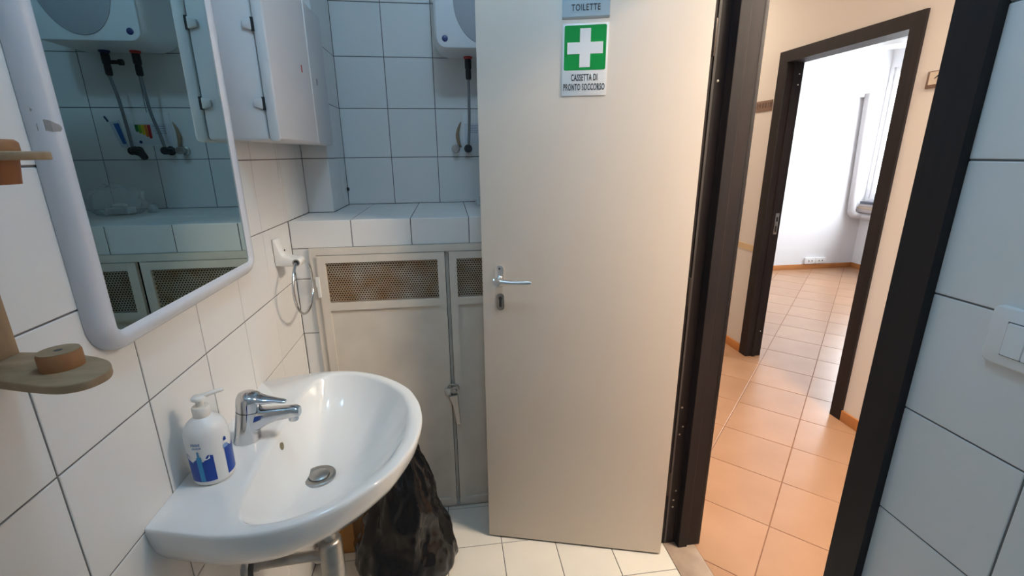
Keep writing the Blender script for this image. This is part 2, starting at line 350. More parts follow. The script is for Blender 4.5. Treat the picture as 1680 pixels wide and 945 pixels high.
# lever: runs towards the hinge side
LV = []; LFc = []; NL = 14; sg = 12
for k in range(NL + 1):
    t = k / NL; x = hx + 0.012 - t * 0.118
    hh = 0.0135 - 0.0062 * math.sin(min(t * 1.9, 1) * math.pi / 2) + 0.0025 * max(0, t - 0.5); ww = 0.0085 - 0.003 * t
    if k == NL: hh *= 0.6; ww *= 0.6
    zc = 1.0195 - 0.001 * math.sin(t * math.pi) ; yc = 0.048
    for s in range(sg):
        a = 2 * math.pi * s / sg; LV.append((x, yc + ww * math.cos(a), zc + hh * math.sin(a)))
for k in range(NL):
    for s in range(sg):
        LFc.append((k * sg + s, k * sg + (s + 1) % sg, (k + 1) * sg + (s + 1) % sg, (k + 1) * sg + s))
LFc += [tuple(range(sg)), tuple(range(NL * sg, NL * sg + sg))]
mk('lever', LV, LFc, ALU, hd, smooth=60)
esc = prism('keyhole_plate', [(U(0.058) + p[0], p[1]) for p in rrect(-0.0125, 0.0125, 0.913, 0.970, 0.0115, 8)], 0.0, 0.004, 'y', mat('worn_steel', (0.30, 0.28, 0.26), 0.4, metal=1.0), d1, bevel=0.001, smooth=40)
esc['_w'] = 0
kp = [(0.006 * math.cos(a), 0.012 + 0.006 * math.sin(a)) for a in [math.radians(-50 + 280 * i / 14) for i in range(15)]] + [(-0.0038, -0.016), (0.0, -0.018), (0.0038, -0.016)]
prism('keyhole', [(U(0.058) + p[0], 0.942 + p[1]) for p in kp], 0.0, 0.0046, 'y', BLACK, esc)

# ------------------------------------------------------------------ signs on the door
def sign_root(nm, u, z, label):
    c, s = math.cos(AZ), math.sin(AZ); lx = U(u)
    return empty(nm, (HX + lx * c, HY + lx * s, z), label, 'sign', AZ)
def text_part(nm, txt, w, h, cx, cz, y, m, parent, bold=0.0):
    """lettering facing local +y, centred at (cx, cz); reading direction is local -x"""
    cu = bpy.data.curves.new('lettering', 'FONT'); cu.body = txt; cu.size = 1; cu.offset = bold; cu.space_character = 1.12; cu.resolution_u = 3; cu.extrude = 0.0
    o = bpy.data.objects.new('lettering_tmp', cu); COL.objects.link(o)
    bpy.context.view_layer.update()
    me = bpy.data.meshes.new_from_object(o.evaluated_get(bpy.context.evaluated_depsgraph_get()))
    bpy.data.objects.remove(o)
    xs = [v.co.x for v in me.vertices]; ys = [v.co.y for v in me.vertices]
    x0, x1, y0, y1 = min(xs), max(xs), min(ys), max(ys)
    bm = bmesh.new(); bm.from_mesh(me)
    for v in bm.verts:
        v.co = Vector((cx - ((v.co.x - x0) / (x1 - x0) - 0.5) * w, 0.0, cz + ((v.co.y - y0) / (y1 - y0) - 0.5) * h))
    bmesh.ops.remove_doubles(bm, verts=bm.verts, dist=1e-6)
    r = bmesh.ops.extrude_face_region(bm, geom=bm.faces[:])
    for g in r['geom']:
        if isinstance(g, bmesh.types.BMVert): g.co.y += 0.0005
    for v in bm.verts: v.co.y += y
    bmesh.ops.recalc_face_normals(bm, faces=bm.faces)
    bm.to_mesh(me); bm.free(); me.materials.clear(); me.materials.append(m)
    ob = bpy.data.objects.new(nm, me); return link(ob, parent)
s1 = sign_root('first_aid_sign', 0.3034, 1.5646, 'white first aid sign with green panel and white cross on the door')
box('panel', (-0.0612, 0.0612, 0.0002, 0.0022, 0, 0.1812), SIGNW, s1, bevel=0.0005)
prism('green_field', rrect(-0.0562, 0.0562, 0.0655, 0.1765, 0.004, 4), 0.0022, 0.0027, 'y', SIGNG, s1)
a, b, cz = 0.0480, 0.0145, 0.1205
prism('cross', [(-b, cz - a), (b, cz - a), (b, cz - b), (a, cz - b), (a, cz + b), (b, cz + b), (b, cz + a), (-b, cz + a), (-b, cz + b), (-a, cz + b), (-a, cz - b), (-b, cz - b)], 0.0027, 0.0032, 'y', SIGNW, s1)
text_part('lettering', 'CASSETTA DI', 0.072, 0.0175, 0.0, 0.0470, 0.0022, INK, s1, 0.02)
text_part('lettering', 'PRONTO SOCCORSO', 0.113, 0.0175, 0.0, 0.0225, 0.0022, INK, s1, 0.02)
s2 = sign_root('toilet_sign', 0.3024, 1.757, 'pale blue grey plate lettered TOILETTE above the first aid sign')
prism('plate', [(0.0002, 0.0), (0.0015, 0.0), (0.005, 0.0045), (0.005, 0.0575), (0.0015, 0.062), (0.0002, 0.062)], -0.063, 0.063, 'x', SIGNB, s2)
text_part('lettering', 'TOILETTE', 0.0765, 0.0155, 0.0, 0.0258, 0.005, INK, s2, 0.008)

# ------------------------------------------------------------------ office doorway frame and wall plates
t2 = tag(prism('trim_2', [(2.588, 2.262), (2.588, 2.190), (2.596, 2.188), (2.632, 2.188), (2.634, 2.176), (2.655, 2.176), (2.656, 2.186), (2.702, 2.186), (2.702, 2.215), (2.60, 2.215), (2.60, 2.262)], 0.0, 1.925, 'z', WENGE, bevel=0.001),
         'dark wenge frame of the doorway across the corridor', 'door frame', kind='structure')
prism('jamb', [(2.588, 1.352), (2.588, 1.42), (2.702, 1.42), (2.702, 1.40), (2.60, 1.40), (2.60, 1.352)], 0.0, 1.925, 'z', WENGE, t2)
prism('header', [(2.588, 1.99), (2.588, 1.925), (2.702, 1.925), (2.702, 1.95), (2.60, 1.95), (2.60, 1.99)], 1.352, 2.262, 'y', WENGE, t2)
lp = box('strike_plate', (2.662, 2.686, 2.1835, 2.187, 0.88, 1.02), DULL, t2, bevel=0.0005)
box('latch_slot', (2.668, 2.680, 2.183, 2.1845, 0.895, 0.935), BLACK, lp); box('latch_slot', (2.668, 2.680, 2.183, 2.1845, 0.965, 0.995), BLACK, lp)
for z in (1.86, 1.80, 0.19): lathe('screw', [(0.004, 0), (0.004, -0.002)], (2.678, 2.186, z), SIGNW, t2, seg=8, axis='y')
p1 = empty('room_plate', (XO0, 2.365, 1.66), 'small brown name plate beside the far door frame', 'sign')
box('plate', (XO0 - 0.006, XO0 - 0.0005, 2.285, 2.445, 1.66, 1.727), BROWNP, p1, bevel=0.001)
LB = mat('plate_lettering', (0.10, 0.06, 0.05), 0.5)
for k, (y0, w) in enumerate(((2.428, 0.006), (2.402, 0.006), (2.415, 0.022), (2.378, 0.014), (2.352, 0.018), (2.322, 0.006), (2.305, 0.016))):
    box('mark', (XO0 - 0.0068, XO0 - 0.0058, y0 - w, y0, 1.682 if k != 2 else 1.696, 1.714 if k != 2 else 1.701), LB, p1)
p2 = empty('arrow_plate', (XO0, 1.25, 1.663), 'pale plate with brown edge beside the bathroom door jamb', 'sign')
box('border', (XO0 - 0.006, XO0 - 0.0005, 1.20, 1.295, 1.663, 1.732), BROWNP, p2, bevel=0.001)
box('plate', (XO0 - 0.0075, XO0 - 0.0055, 1.204, 1.283, 1.678, 1.728), mat('plate_cream', (0.62, 0.52, 0.42), 0.4), p2)
prism('arrow', [(1.262, 1.70), (1.247, 1.713), (1.232, 1.70), (1.238, 1.70), (1.247, 1.707), (1.256, 1.70)], XO0 - 0.0085, XO0 - 0.0074, 'x', INK, p2)

# ------------------------------------------------------------------ office fittings
cd = empty('cable_conduit', (5.3, YO1, 0.64), 'white cable conduit running across and down the office wall', 'conduit')
box('horizontal_duct', (2.75, 5.30, YO1 - 0.04, YO1 - 0.001, 1.99, 2.06), PVC, cd, bevel=0.004)
tube('pipe', [(5.28, YO1 - 0.046, 2.03), (5.31, YO1 - 0.046, 1.4), (5.335, YO1 - 0.046, 0.80), (5.345, YO1 - 0.05, 0.70), (5.38, YO1 - 0.065, 0.665), (5.45, YO1 - 0.12, 0.66), (5.485, YO1 - 0.3, 0.66)], 0.043, PVC, cd, sub=5)
sk = empty('wall_socket', (5.0, YO1, 0.068), 'white double socket box on the office skirting', 'socket')
for k in range(2):
    x0 = 4.86 + 0.14 * k
    b1 = box('socket_box', (x0, x0 + 0.135, YO1 - 0.03, YO1, 0.07, 0.145), WPLA, sk, bevel=0.004)
    for dx in (0.045, 0.088): lathe('pin_hole', [(0.008, 0), (0.008, -0.002)], (x0 + dx, YO1 - 0.0295, 0.107), BLACK, b1, seg=10, axis='y')
w1 = empty('window_1', (XO1, (WY0 + WY1) / 2, WZ0), 'bright office window with white frame', 'window', kind='structure')
boxes('window_frame', [(XO1 + 0.02, XO1 + 0.08, WY0, WY0 + 0.06, WZ0 + 0.06, WZ1 - 0.06), (XO1 + 0.02, XO1 + 0.08, WY1 - 0.06, WY1, WZ0 + 0.06, WZ1 - 0.06), (XO1 + 0.02, XO1 + 0.08, WY0, WY1, WZ0, WZ0 + 0.06), (XO1 + 0.02, XO1 + 0.08, WY0, WY1, WZ1 - 0.06, WZ1), (XO1 + 0.02, XO1 + 0.08, 3.27, 3.33, WZ0 + 0.06, WZ1 - 0.06)], WPLA, w1)
for y0, y1 in ((WY0 + 0.06, 3.27), (3.33, WY1 - 0.06)): box('pane', (XO1 + 0.045, XO1 + 0.051, y0, y1, WZ0 + 0.06, WZ1 - 0.06), GLASS, w1)
box('window_sill', (XO1 - 0.14, XO1 + 0.02, WY0 - 0.05, WY1 + 0.02, WZ0 - 0.155, WZ0 - 0.12), mat('sill_stone', (0.36, 0.31, 0.30), 0.5), w1, bevel=0.003)
fo = empty('paper_stack', (5.45, 4.28, WZ0 - 0.12), 'stack of folders lying on the office window sill', 'folders')
for k in range(3):
    box('folder', (5.41 + 0.006 * k, 5.52, 4.16 + 0.01 * k, 4.40 - 0.008 * k, WZ0 - 0.119 + 0.03 * k, WZ0 - 0.091 + 0.03 * k), [mat('folder_tan', (0.45, 0.34, 0.25), 0.6), mat('folder_grey', (0.40, 0.36, 0.36), 0.6), mat('folder_dark', (0.07, 0.075, 0.10), 0.5)][k], fo, bevel=0.001)
la = empty('office_ceiling_lamp', (5.0, 3.88, 2.42), 'round white ceiling lamp hanging in the office', 'lamp')
lathe('ring', [(0.10, 0), (0.14, 0.0), (0.145, 0.02), (0.14, 0.04), (0.10, 0.04)], (5.0, 3.88, 2.40), WPLA, la, seg=28)
lathe('rod', [(0.012, 0.04), (0.012, 0.5)], (5.0, 3.88, 2.40), WPLA, la, seg=10)

# lamps that light the rooms (above the frame)
l1 = empty('bathroom_ceiling_lamp', (0.61, 0.05, CH - 0.06), 'round ceiling lamp over the bathroom floor', 'lamp')
lathe('base', [(0.07, 0.0), (0.075, 0.03), (0.075, 0.06)], (0.61, 0.05, CH - 0.06), WPLA, l1, seg=24)
lathe('diffuser', [(0.0725, 0.058), (0.065, 0.058)], (0.61, 0.05, CH - 0.062), LAMPG, l1, seg=24)
l2 = empty('corridor_ceiling_lamp', (2.32, -0.16, 2.55), 'square warm ceiling lamp in the corridor beyond the bathroom doorway', 'lamp')
box('housing', (2.10, 2.54, -0.53, 0.21, 2.56, 2.70), WPLA, l2, bevel=0.004)
box('diffuser', (2.11, 2.53, -0.52, 0.20, 2.553, 2.56), LAMPW, l2)

rear_fill = empty('corridor_ceiling_lamp', (2.0, 2.75, 2.55), 'square warm fill lamp added at the deep end of the corridor', 'lamp')  # unseen second fixture, added to brighten the corridor wall
box('housing', (1.73, 2.27, 2.43, 3.07, 2.56, 2.70), WPLA, rear_fill, bevel=0.004)
box('diffuser', (1.74, 2.26, 2.44, 3.06, 2.553, 2.56), LAMPW, rear_fill)

# ------------------------------------------------------------------ grey metal cabinet
cb = empty('metal_cabinet', (0.516, YF, 0.0), 'grey beige painted metal cupboard doors under the tiled ledge', 'cabinet')
FX0, FX1, FZ1 = 0.0555, 0.9805, 1.1075
boxes('cabinet_frame', [(FX0, 0.077, YF - 0.010, YF + 0.02, 0.002, FZ1), (0.959, FX1, YF - 0.010, YF + 0.02, 0.002, FZ1), (0.077, 0.959, YF - 0.010, YF + 0.02, 1.0835, FZ1), (0.077, 0.959, YF - 0.010, YF + 0.02, 0.002, 0.012), (0.5125, 0.5225, YF + 0.002, YF + 0.02, 0.012, 1.0835)], METALP, cb)
def perforated(name, x0, x1, z0, z1, y, parent):
    V = []; F = []; px = 0.0088; pz = px * 0.8660; r = 0.0031
    nz = int((z1 - z0) / pz); nx = int((x1 - x0) / px)
    pz = (z1 - z0) / nz; px = (x1 - x0) / (nx + 0.5)
    for j in range(nz):
        for i in range(nx):
            cx = x0 + (i + 0.5 + (0.5 if j % 2 else 0)) * px; cz = z0 + (j + 0.5) * pz
            R = pz / 2; n0 = len(V)
            out = [(-px / 2, -R), (0, -R * 1.0), (px / 2, -R), (px / 2, R), (0, R), (-px / 2, R)]
            inn = [(r * math.cos(a), r * math.sin(a)) for a in [math.radians(d) for d in (210, 270, 330, 30, 90, 150)]]
            V += [(cx + p[0], y, cz + p[1]) for p in out] + [(cx + p[0], y, cz + p[1]) for p in inn]
            F += [(n0 + k, n0 + (k + 1) % 6, n0 + 6 + (k + 1) % 6, n0 + 6 + k) for k in range(6)]
        xe = x0 if j % 2 else x1 - px / 2   # half cell that fills the staggered row
        n0 = len(V); zc = z0 + (j + 0.5) * pz; V += [(xe, y, zc - pz / 2), (xe + px / 2, y, zc - pz / 2), (xe + px / 2, y, zc + pz / 2), (xe, y, zc + pz / 2)]; F.append((n0, n0 + 1, n0 + 2, n0 + 3))
    o = mk(name, V, F, MESHP, parent); o['kind'] = 'stuff'; return o
def cab_door(x0, x1, hinge_left):
    y0, y1 = YF - 0.016, YF - 0.002; z0, z1 = 0.014, 1.0815
    dr = boxes('door', [(x0, x0 + 0.027, y0, y1, z0, z1), (x1 - 0.026, x1, y0, y1, z0, z1), (x0 + 0.027, x1 - 0.026, y0, y1, 1.056, z1), (x0 + 0.027, x1 - 0.026, y0, y1, 0.885, 0.9125), (x0 + 0.027, x1 - 0.026, y0, y1, z0, z0 + 0.03)], METALP, cb)
    box('panel', (x0 + 0.02, x1 - 0.02, YF - 0.007, YF - 0.003, z0 + 0.01, 0.90), METALP, dr)
    perforated('perforated_grille', x0 + 0.024, x1 - 0.023, 0.910, 1.058, YF - 0.008, dr)
    for z in ((0.938, 0.24) if hinge_left else (0.938, 0.24)):
        xx = x0 - 0.003 if hinge_left else x1 + 0.003
        hg = boxes('hinge', [(xx - 0.006, xx + 0.006, y0 - 0.008, y0, z + 0.037, z + 0.073), (xx - 0.003, xx + 0.006, y0 - 0.007, y0, z, z + 0.036)], WARMP, dr)
    return dr
cab_door(0.0785, 0.5105, True); cdr = cab_door(0.5245, 0.9565, False)
box('cavity_shade_sheet', (0.06, 0.976, YF + 0.10, YF + 0.11, 0.01, 1.09), DARK, cb)  # near-black sheet stands for the unlit dark behind the doors
lt = empty('latch', (0.515, YF - 0.016, 0.5), None, None); lt.parent = cb; lt.location = Vector((0.515, YF - 0.016, 0.5)) - cb.location
WORN = mat('worn_latch_steel', (0.55, 0.52, 0.48), 0.4, metal=0.8)
box('keeper', (0.487, 0.509, YF - 0.028, YF - 0.016, 0.527, 0.553), METALP, lt, bevel=0.002)
lathe('pivot', [(0.017, 0), (0.017, -0.006), (0.008, -0.008), (0.007, -0.016), (0.004, -0.018)], (0.525, YF - 0.016, 0.543), WORN, lt, seg=20, axis='y')
prism('lever', [(0.500, 0.524), (0.534, 0.528), (0.536, 0.490), (0.5415, 0.402), (0.525, 0.401), (0.514, 0.482)], YF - 0.034, YF - 0.026, 'y', WORN, lt, bevel=0.002)
tube('hook', [(0.498, YF - 0.018, 0.556), (0.505, YF - 0.024, 0.568), (0.52, YF - 0.026, 0.57), (0.536, YF - 0.024, 0.562), (0.539, YF - 0.02, 0.545)], 0.003, DULL, lt, seg=8)

# ------------------------------------------------------------------ mirror
mr = empty('wall_mirror', (0, 0.385, 1.12), 'rounded rectangular mirror in a pale plastic frame above the washbasin', 'mirror')
MY0, MY1, MZ0, MZ1 = 0.105, 0.666, 1.120, 1.92
prof = [(0.0, 0.0005), (0.0, 0.010), (0.003, 0.018), (0.009, 0.0245), (0.016, 0.028), (0.023, 0.0285), (0.028, 0.026), (0.032, 0.0215), (0.0335, 0.0205)]
V = []; Fc = []; rings = []
for ins, x in prof:
    rr = max(0.052 - ins * 1.25, 0.012)
    rings.append([(x, p[0], p[1]) for p in rrect(MY0 + ins, MY1 - ins, MZ0 + ins, MZ1 - ins, rr, 10)])
n = len(rings[0])
for r in rings: V += r
for k in range(len(rings) - 1):
    for i in range(n): Fc.append((k * n + i, k * n + (i + 1) % n, (k + 1) * n + (i + 1) % n, (k + 1) * n + i))
mk('frame', V, Fc, FRAMEP, mr, smooth=70)
prism('glass', rrect(MY0 + 0.030, MY1 - 0.030, MZ0 + 0.030, MZ1 - 0.030, 0.014, 8), 0.016, 0.021, 'x', MIRROR, mr)
def frame_x(ins):
    for (a, xa), (b, xb) in zip(prof[1:], prof[2:]):
        if ins <= b: return xa + (xb - xa) * (ins - a) / (b - a)
    return prof[-1][1]
SCUFF = mat('frame_scuff', (0.30, 0.28, 0.27), 0.7)
for zs in ([(0.109, 1.447, 1.452), (0.113, 1.444, 1.4525), (0.117, 1.4445, 1.4585), (0.121, 1.443, 1.457), (0.125, 1.4435, 1.4545), (0.129, 1.444, 1.4525), (0.132, 1.447, 1.450)], [(0.107, 1.468, 1.471), (0.110, 1.467, 1.472), (0.113, 1.469, 1.4705)]):
    Vs = []
    for y, za, zb in [(max(q[0] - 0.007, 0.1053), q[1], q[2]) for q in zs if q[0] > 0.1115 or len(zs) < 4]: Vs += [(frame_x(y - MY0) + 0.0004, y, za), (frame_x(y - MY0) + 0.0004, y, zb)]
    mk('scuff', Vs, [(2 * k, 2 * k + 2, 2 * k + 3, 2 * k + 1) for k in range(len(Vs) // 2 - 1)], SCUFF, mr)

# ------------------------------------------------------------------ white plastic wall cabinet
bx = empty('first_aid_cabinet', (0, 0.97, 1.447), 'white plastic wall cabinet with clipped lid beside the mirror', 'cabinet')
BY0, BY1, BZ0, BZ1, BX1 = 0.695, 1.258, 1.4475, 1.866, 0.121
def ybox(name, x0, x1, z0, z1, r, m, parent, bev, y0=BY0, y1=BY1):
    """rounded box: outline rounded in x-z, edges bevelled"""
    return prism(name, rrect(x0, x1, z0, z1, r, 5), y0, y1, 'y', m, parent, bevel=bev, smooth=60)
body = ybox('body', 0.001, 0.092, BZ0, BZ1, 0.012, CABP, bx, 0.004)
lid = ybox('lid', 0.0935, BX1, BZ0 - 0.003, BZ1 + 0.003, 0.011, CABP, bx, 0.0045, BY0 - 0.003, BY1)
box('rib', (BX1 - 0.001, BX1 + 0.0025, 1.047, 1.054, BZ0 + 0.002, BZ1 - 0.002), WPLA, lid, bevel=0.001)
box('lock_mark', (BX1 - 0.0005, BX1 + 0.0006, 0.955, 0.965, 1.647, 1.667), RED, lid)
box('lock_mark', (BX1 - 0.0005, BX1 + 0.0006, 1.118, 1.124, 1.633, 1.653), INK, lid)
for z in (1.535, 1.71):
    cl = prism('clip', [(0.070, z - 0.008), (0.092, z - 0.014), (0.092, z + 0.014), (0.070, z + 0.008)], BY0 - 0.006, BY0 + 0.002, 'y', CABP, bx, bevel=0.0025, smooth=60)
    box('clip_slot', (0.0900, 0.0965, BY0 - 0.0055, BY0, z - 0.015, z + 0.015), BLACK, cl)

# ------------------------------------------------------------------ towel ring
tr = empty('towel_ring', (0, 0.878, 1.085), 'white bracket with chrome towel ring beside the mirror', 'towel ring')
br = prism('bracket', [(0.0005, 1.086), (0.050, 1.083), (0.062, 1.0805), (0.071, 1.084), (0.0755, 1.093), (0.074, 1.103), (0.066, 1.109), (0.055, 1.108), (0.030, 1.115), (0.024, 1.120), (0.016, 1.148), (0.011, 1.168), (0.0005, 1.169)], 0.853, 0.903, 'y', WARMP, tr, bevel=0.004, smooth=60)
lathe('screw_hole', [(0.003, 0.0), (0.003, 0.002)], (0.0225, 0.886, 1.130), BLACK, br, seg=10, axis='x')
lathe('socket', [(0.011, 0.0), (0.011, -0.0015), (0.007, -0.0015), (0.006, 0.002)], (0.0625, 0.853, 1.0955), DULL, br, seg=20, axis='y')
pts = []
for k in range(25):
    a = math.radians(118 + (395 - 118) * k / 24)
    pts.append((0.0625, 0.893 + 0.098 * math.cos(a), 1.013 + 0.090 * math.sin(a)))
pts[0] = (0.0625, 0.850, 1.0945)
tube('ring', pts, 0.0044, CHROME, tr, seg=10, sub=3)

# ------------------------------------------------------------------ wooden paper towel holder
wh = empty('paper_towel_holder', (0, -0.05, 1.17), 'wooden paper towel holder with round pegs and no roll, on tiled wall', 'towel holder')
box('backboard', (0.0005, 0.0155, -0.105, -0.0125, 1.176, 1.44), WOOD, wh, bevel=0.002)
def plate_outline():
    pts = [(0.0155, -0.0128), (0.0662, -0.0215), (0.105, -0.036), (0.125, -0.046), (0.141, -0.057), (0.1525, -0.072), (0.158, -0.088), (0.1545, -0.104), (0.145, -0.1135), (0.128, -0.1165), (0.098, -0.1085), (0.06, -0.095), (0.0155, -0.079)]
    P = [Vector((x, y, 0)) for x, y in pts]; out = [pts[0]]
    for i in range(len(P) - 1):
        p0, p1, p2, p3 = P[max(i - 1, 0)], P[i], P[i + 1], P[min(i + 2, len(P) - 1)]
        for k in range(1, 5):
            t = k / 4; q = 0.5 * ((2 * p1) + (p2 - p0) * t + (2 * p0 - 5 * p1 + 4 * p2 - p3) * t * t + (3 * p1 - p0 - 3 * p2 + p3) * t ** 3); out.append((q.x, q.y))
    return out
pl = prism('plate', plate_outline(), 1.1765, 1.1865, 'z', WOOD, wh, bevel=0.0015, smooth=50)
kc = (0.0965, -0.0665)
lathe('peg', [(0.0195, 0.0), (0.0195, 0.017), (0.018, 0.0192), (0.0035, 0.0192), (0.0035, 0.010)], (kc[0] + 0.003, kc[1] + 0.001, 1.1865), ORWOOD, wh, seg=28)
lathe('peg_cap', [(0.0185, 0.0), (0.0185, 0.0008), (0.004, 0.0008), (0.004, 0.0)], (kc[0] + 0.003, kc[1] + 0.001, 1.2055), WOOD, wh, seg=28, close=False)
lathe('peg_hole', [(0.004, 0.0), (0.004, 0.0004)], (kc[0] + 0.003, kc[1] + 0.001, 1.2057), BLACK, wh, seg=14)
up = prism('plate', [(p[0] - 0.006, p[1] + 0.006) for p in plate_outline()], 1.4085, 1.4165, 'z', WOOD, wh, bevel=0.0015, smooth=50)
lathe('peg', [(0.020, 0.0), (0.023, 0.023), (0.023, 0.0235)], (0.084, -0.06, 1.385), ORWOOD, wh, seg=28)
lathe('peg', [(0.025, 0.0), (0.025, 0.009), (0.022, 0.012)], (0.085, -0.06, 1.4165), ORWOOD, wh, seg=28)

# ------------------------------------------------------------------ washbasin
YS, ZS = 0.378, 0.808
half = [(0.0005, 0.267), (0.037, 0.277), (0.071, 0.288), (0.121, 0.301), (0.16, 0.3045), (0.195, 0.304), (0.231, 0.299), (0.265, 0.288), (0.318, 0.259), (0.372, 0.211), (0.411, 0.159), (0.438, 0.088), (0.4475, 0.030), (0.449, 0.0)]
inh = [(0.127, 0.0), (0.129, 0.15), (0.136, 0.235), (0.146, 0.262), (0.162, 0.276), (0.19, 0.281), (0.235, 0.276), (0.287, 0.250), (0.345, 0.200), (0.387, 0.138), (0.409, 0.065), (0.414, 0.0)]
DX, DZ = 0.201, 0.676
def polar(poly, ang, c):
    d = Vector((math.cos(ang), math.sin(ang))); best = 0
    for i in range(len(poly)):
        p = Vector(poly[i]) - c; q = Vector(poly[(i + 1) % len(poly)]) - c; e = q - p
        den = d.x * e.y - d.y * e.x
        if abs(den) < 1e-12: continue
        t = (p.x * e.y - p.y * e.x) / den; s = (p.x * d.y - p.y * d.x) / den
        if -1e-9 <= s <= 1 + 1e-9 and t > best: best = t
    return c + d * best
oc = [(x, dy) for x, dy in half] + [(x, -dy) for x, dy in half[::-1][1:]]
ic = [(x, dy) for x, dy in inh] + [(x, -dy) for x, dy in inh[::-1][1:-1]]
cen = Vector((DX, 0.0)); NA = 160
angs = sorted([2 * math.pi * k / NA for k in range(NA)] + [math.atan2(s * 0.267, 0.0005 - DX) % (2 * math.pi) for s in (1, -1)])
def smoothclosed(pts, it=2, keep=()):
    P = [Vector(p) for p in pts]
    for _ in range(it):
        P = [P[i] if i in keep else (P[i - 1] + P[i] * 2 + P[(i + 1) % len(P)]) / 4 for i in range(len(P))]
    return P
O = [polar(oc, a, cen) for a in angs]; I = [polar(ic, a, cen) for a in angs]
keep = [i for i, p in enumerate(O) if p.x < 0.004]
O = smoothclosed(O, 4, keep); I = smoothclosed(I, 3)
N = len(O); rings = []
def osc(s, z): rings.append([(p.x * s if p.x > 0.004 else 0.0005, YS + p.y * s, z) for p in O])
for s, z in ((0.10, 0.640), (0.30, 0.642), (0.55, 0.652), (0.75, 0.676), (0.88, 0.712), (0.955, 0.748), (0.985, 0.772), (0.996, 0.789), (1.0, 0.800), (0.997, 0.806)): osc(s, z)
def blend(t, z): rings.append([((o.x + (i.x - o.x) * t), YS + o.y + (i.y - o.y) * t, z) for o, i in zip(O, I)])
rings.append([(p.x * 0.988 if p.x > 0.004 else 0.0005, YS + p.y * 0.988, ZS) for p in O])
blend(0.55, ZS - 0.0002); blend(0.88, ZS - 0.0012); blend(1.0, ZS - 0.005)
for s in (0.985, 0.955, 0.91, 0.85, 0.78, 0.70, 0.6, 0.5, 0.4, 0.3, 0.2, 0.125):
    g = 1 - (1 - s) ** 1.0; zz = DZ + (ZS - 0.005 - DZ) * (0.25 * s ** 1.4 + 0.75 * s ** 3.4)
    rings.append([(DX + (i.x - DX) * s, YS + i.y * s, zz) for i in I])
V = [p for r in rings for p in r]; Fc = []
for k in range(len(rings) - 1):
    for i in range(N): Fc.append((k * N + i, k * N + (i + 1) % N, (k + 1) * N + (i + 1) % N, (k + 1) * N + i))
Fc.append(tuple(range(N)))
wsb = empty('washbasin', (0.0, YS, 0.64), 'white ceramic wall-hung washbasin under the mirror', 'washbasin')
basin = mk('basin', V, Fc, CERAM, wsb, smooth=70)
dz = DZ + 0.004
dr = lathe('drain', [(0.021, -0.02), (0.0215, 0.002), (0.024, 0.0045), (0.034, 0.006), (0.037, 0.004), (0.037, -0.004), (0.022, -0.02)], (DX, YS, dz), DULL, wsb, seg=36, close=False)
lathe('drain_plug', [(0.002, -0.004), (0.018, -0.004), (0.0225, 0.003), (0.0225, 0.006), (0.018, 0.0095), (0.001, 0.0105)], (DX, YS, dz), DULL, dr, seg=32)
lathe('drain_gap', [(0.001, -0.006), (0.022, -0.005)], (DX, YS, dz), BLACK, dr, seg=24)
ovx = mat('brass_overflow', (0.30, 0.24, 0.14), 0.35, metal=0.8)
ov = lathe('overflow_hole', [(0.0085, -0.003), (0.0085, 0.0022), (0.006, 0.003)], (0, 0, 0), ovx, None, seg=20, axis='x')
ov.parent = wsb; ov.rotation_euler = (0, math.radians(-10), 0); ov.location = (0.1325, -0.010, 0.777 - 0.64)
# trap
tp = empty('sink_trap', (DX, YS, 0.36), 'chrome bottle trap and waste pipe below the washbasin', 'drain trap')
lathe('trap_body', [(0.017, 0.28), (0.017, 0.14), (0.025, 0.138), (0.028, 0.132), (0.028, 0.02), (0.022, 0.0), (0.008, -0.005)], (DX + 0.002, YS, 0.36), DULL, tp, seg=24)
lathe('collar', [(0.021, 0.0), (0.0225, 0.004), (0.0225, 0.022), (0.021, 0.026)], (DX + 0.002, YS, 0.59), DULL, tp, seg=24)
tube('waste_pipe', [(DX - 0.015, YS, 0.452), (0.10, YS, 0.448), (0.002, YS, 0.442)], 0.0135, DULL, tp, sub=3)
lathe('pipe_nut', [(0.0175, 0), (0.019, 0.004), (0.019, 0.022), (0.0175, 0.026)], (0.165, YS, 0.451), DULL, tp, seg=10, axis='x', smooth=30)
lathe('wall_rosette', [(0.032, 0.0005), (0.031, 0.006), (0.016, 0.016), (0.0145, 0.03)], (0.0, YS, 0.442), DULL, tp, seg=24, axis='x')
hsv = empty('supply_valve', (0.0, 0.30, 0.40), 'water supply valve with hose on the tiled wall under the washbasin', 'valve')
lathe('valve_body', [(0.018, 0.0005), (0.018, 0.005), (0.009, 0.008), (0.009, 0.04), (0.012, 0.042), (0.012, 0.062)], (0.0, 0.30, 0.42), CHROME, hsv, seg=18, axis='x')
tube('hose', [(0.045, 0.30, 0.425), (0.047, 0.305, 0.50), (0.06, 0.33, 0.57), (0.066, 0.345, 0.632)], 0.006, BLACK, hsv, seg=8)

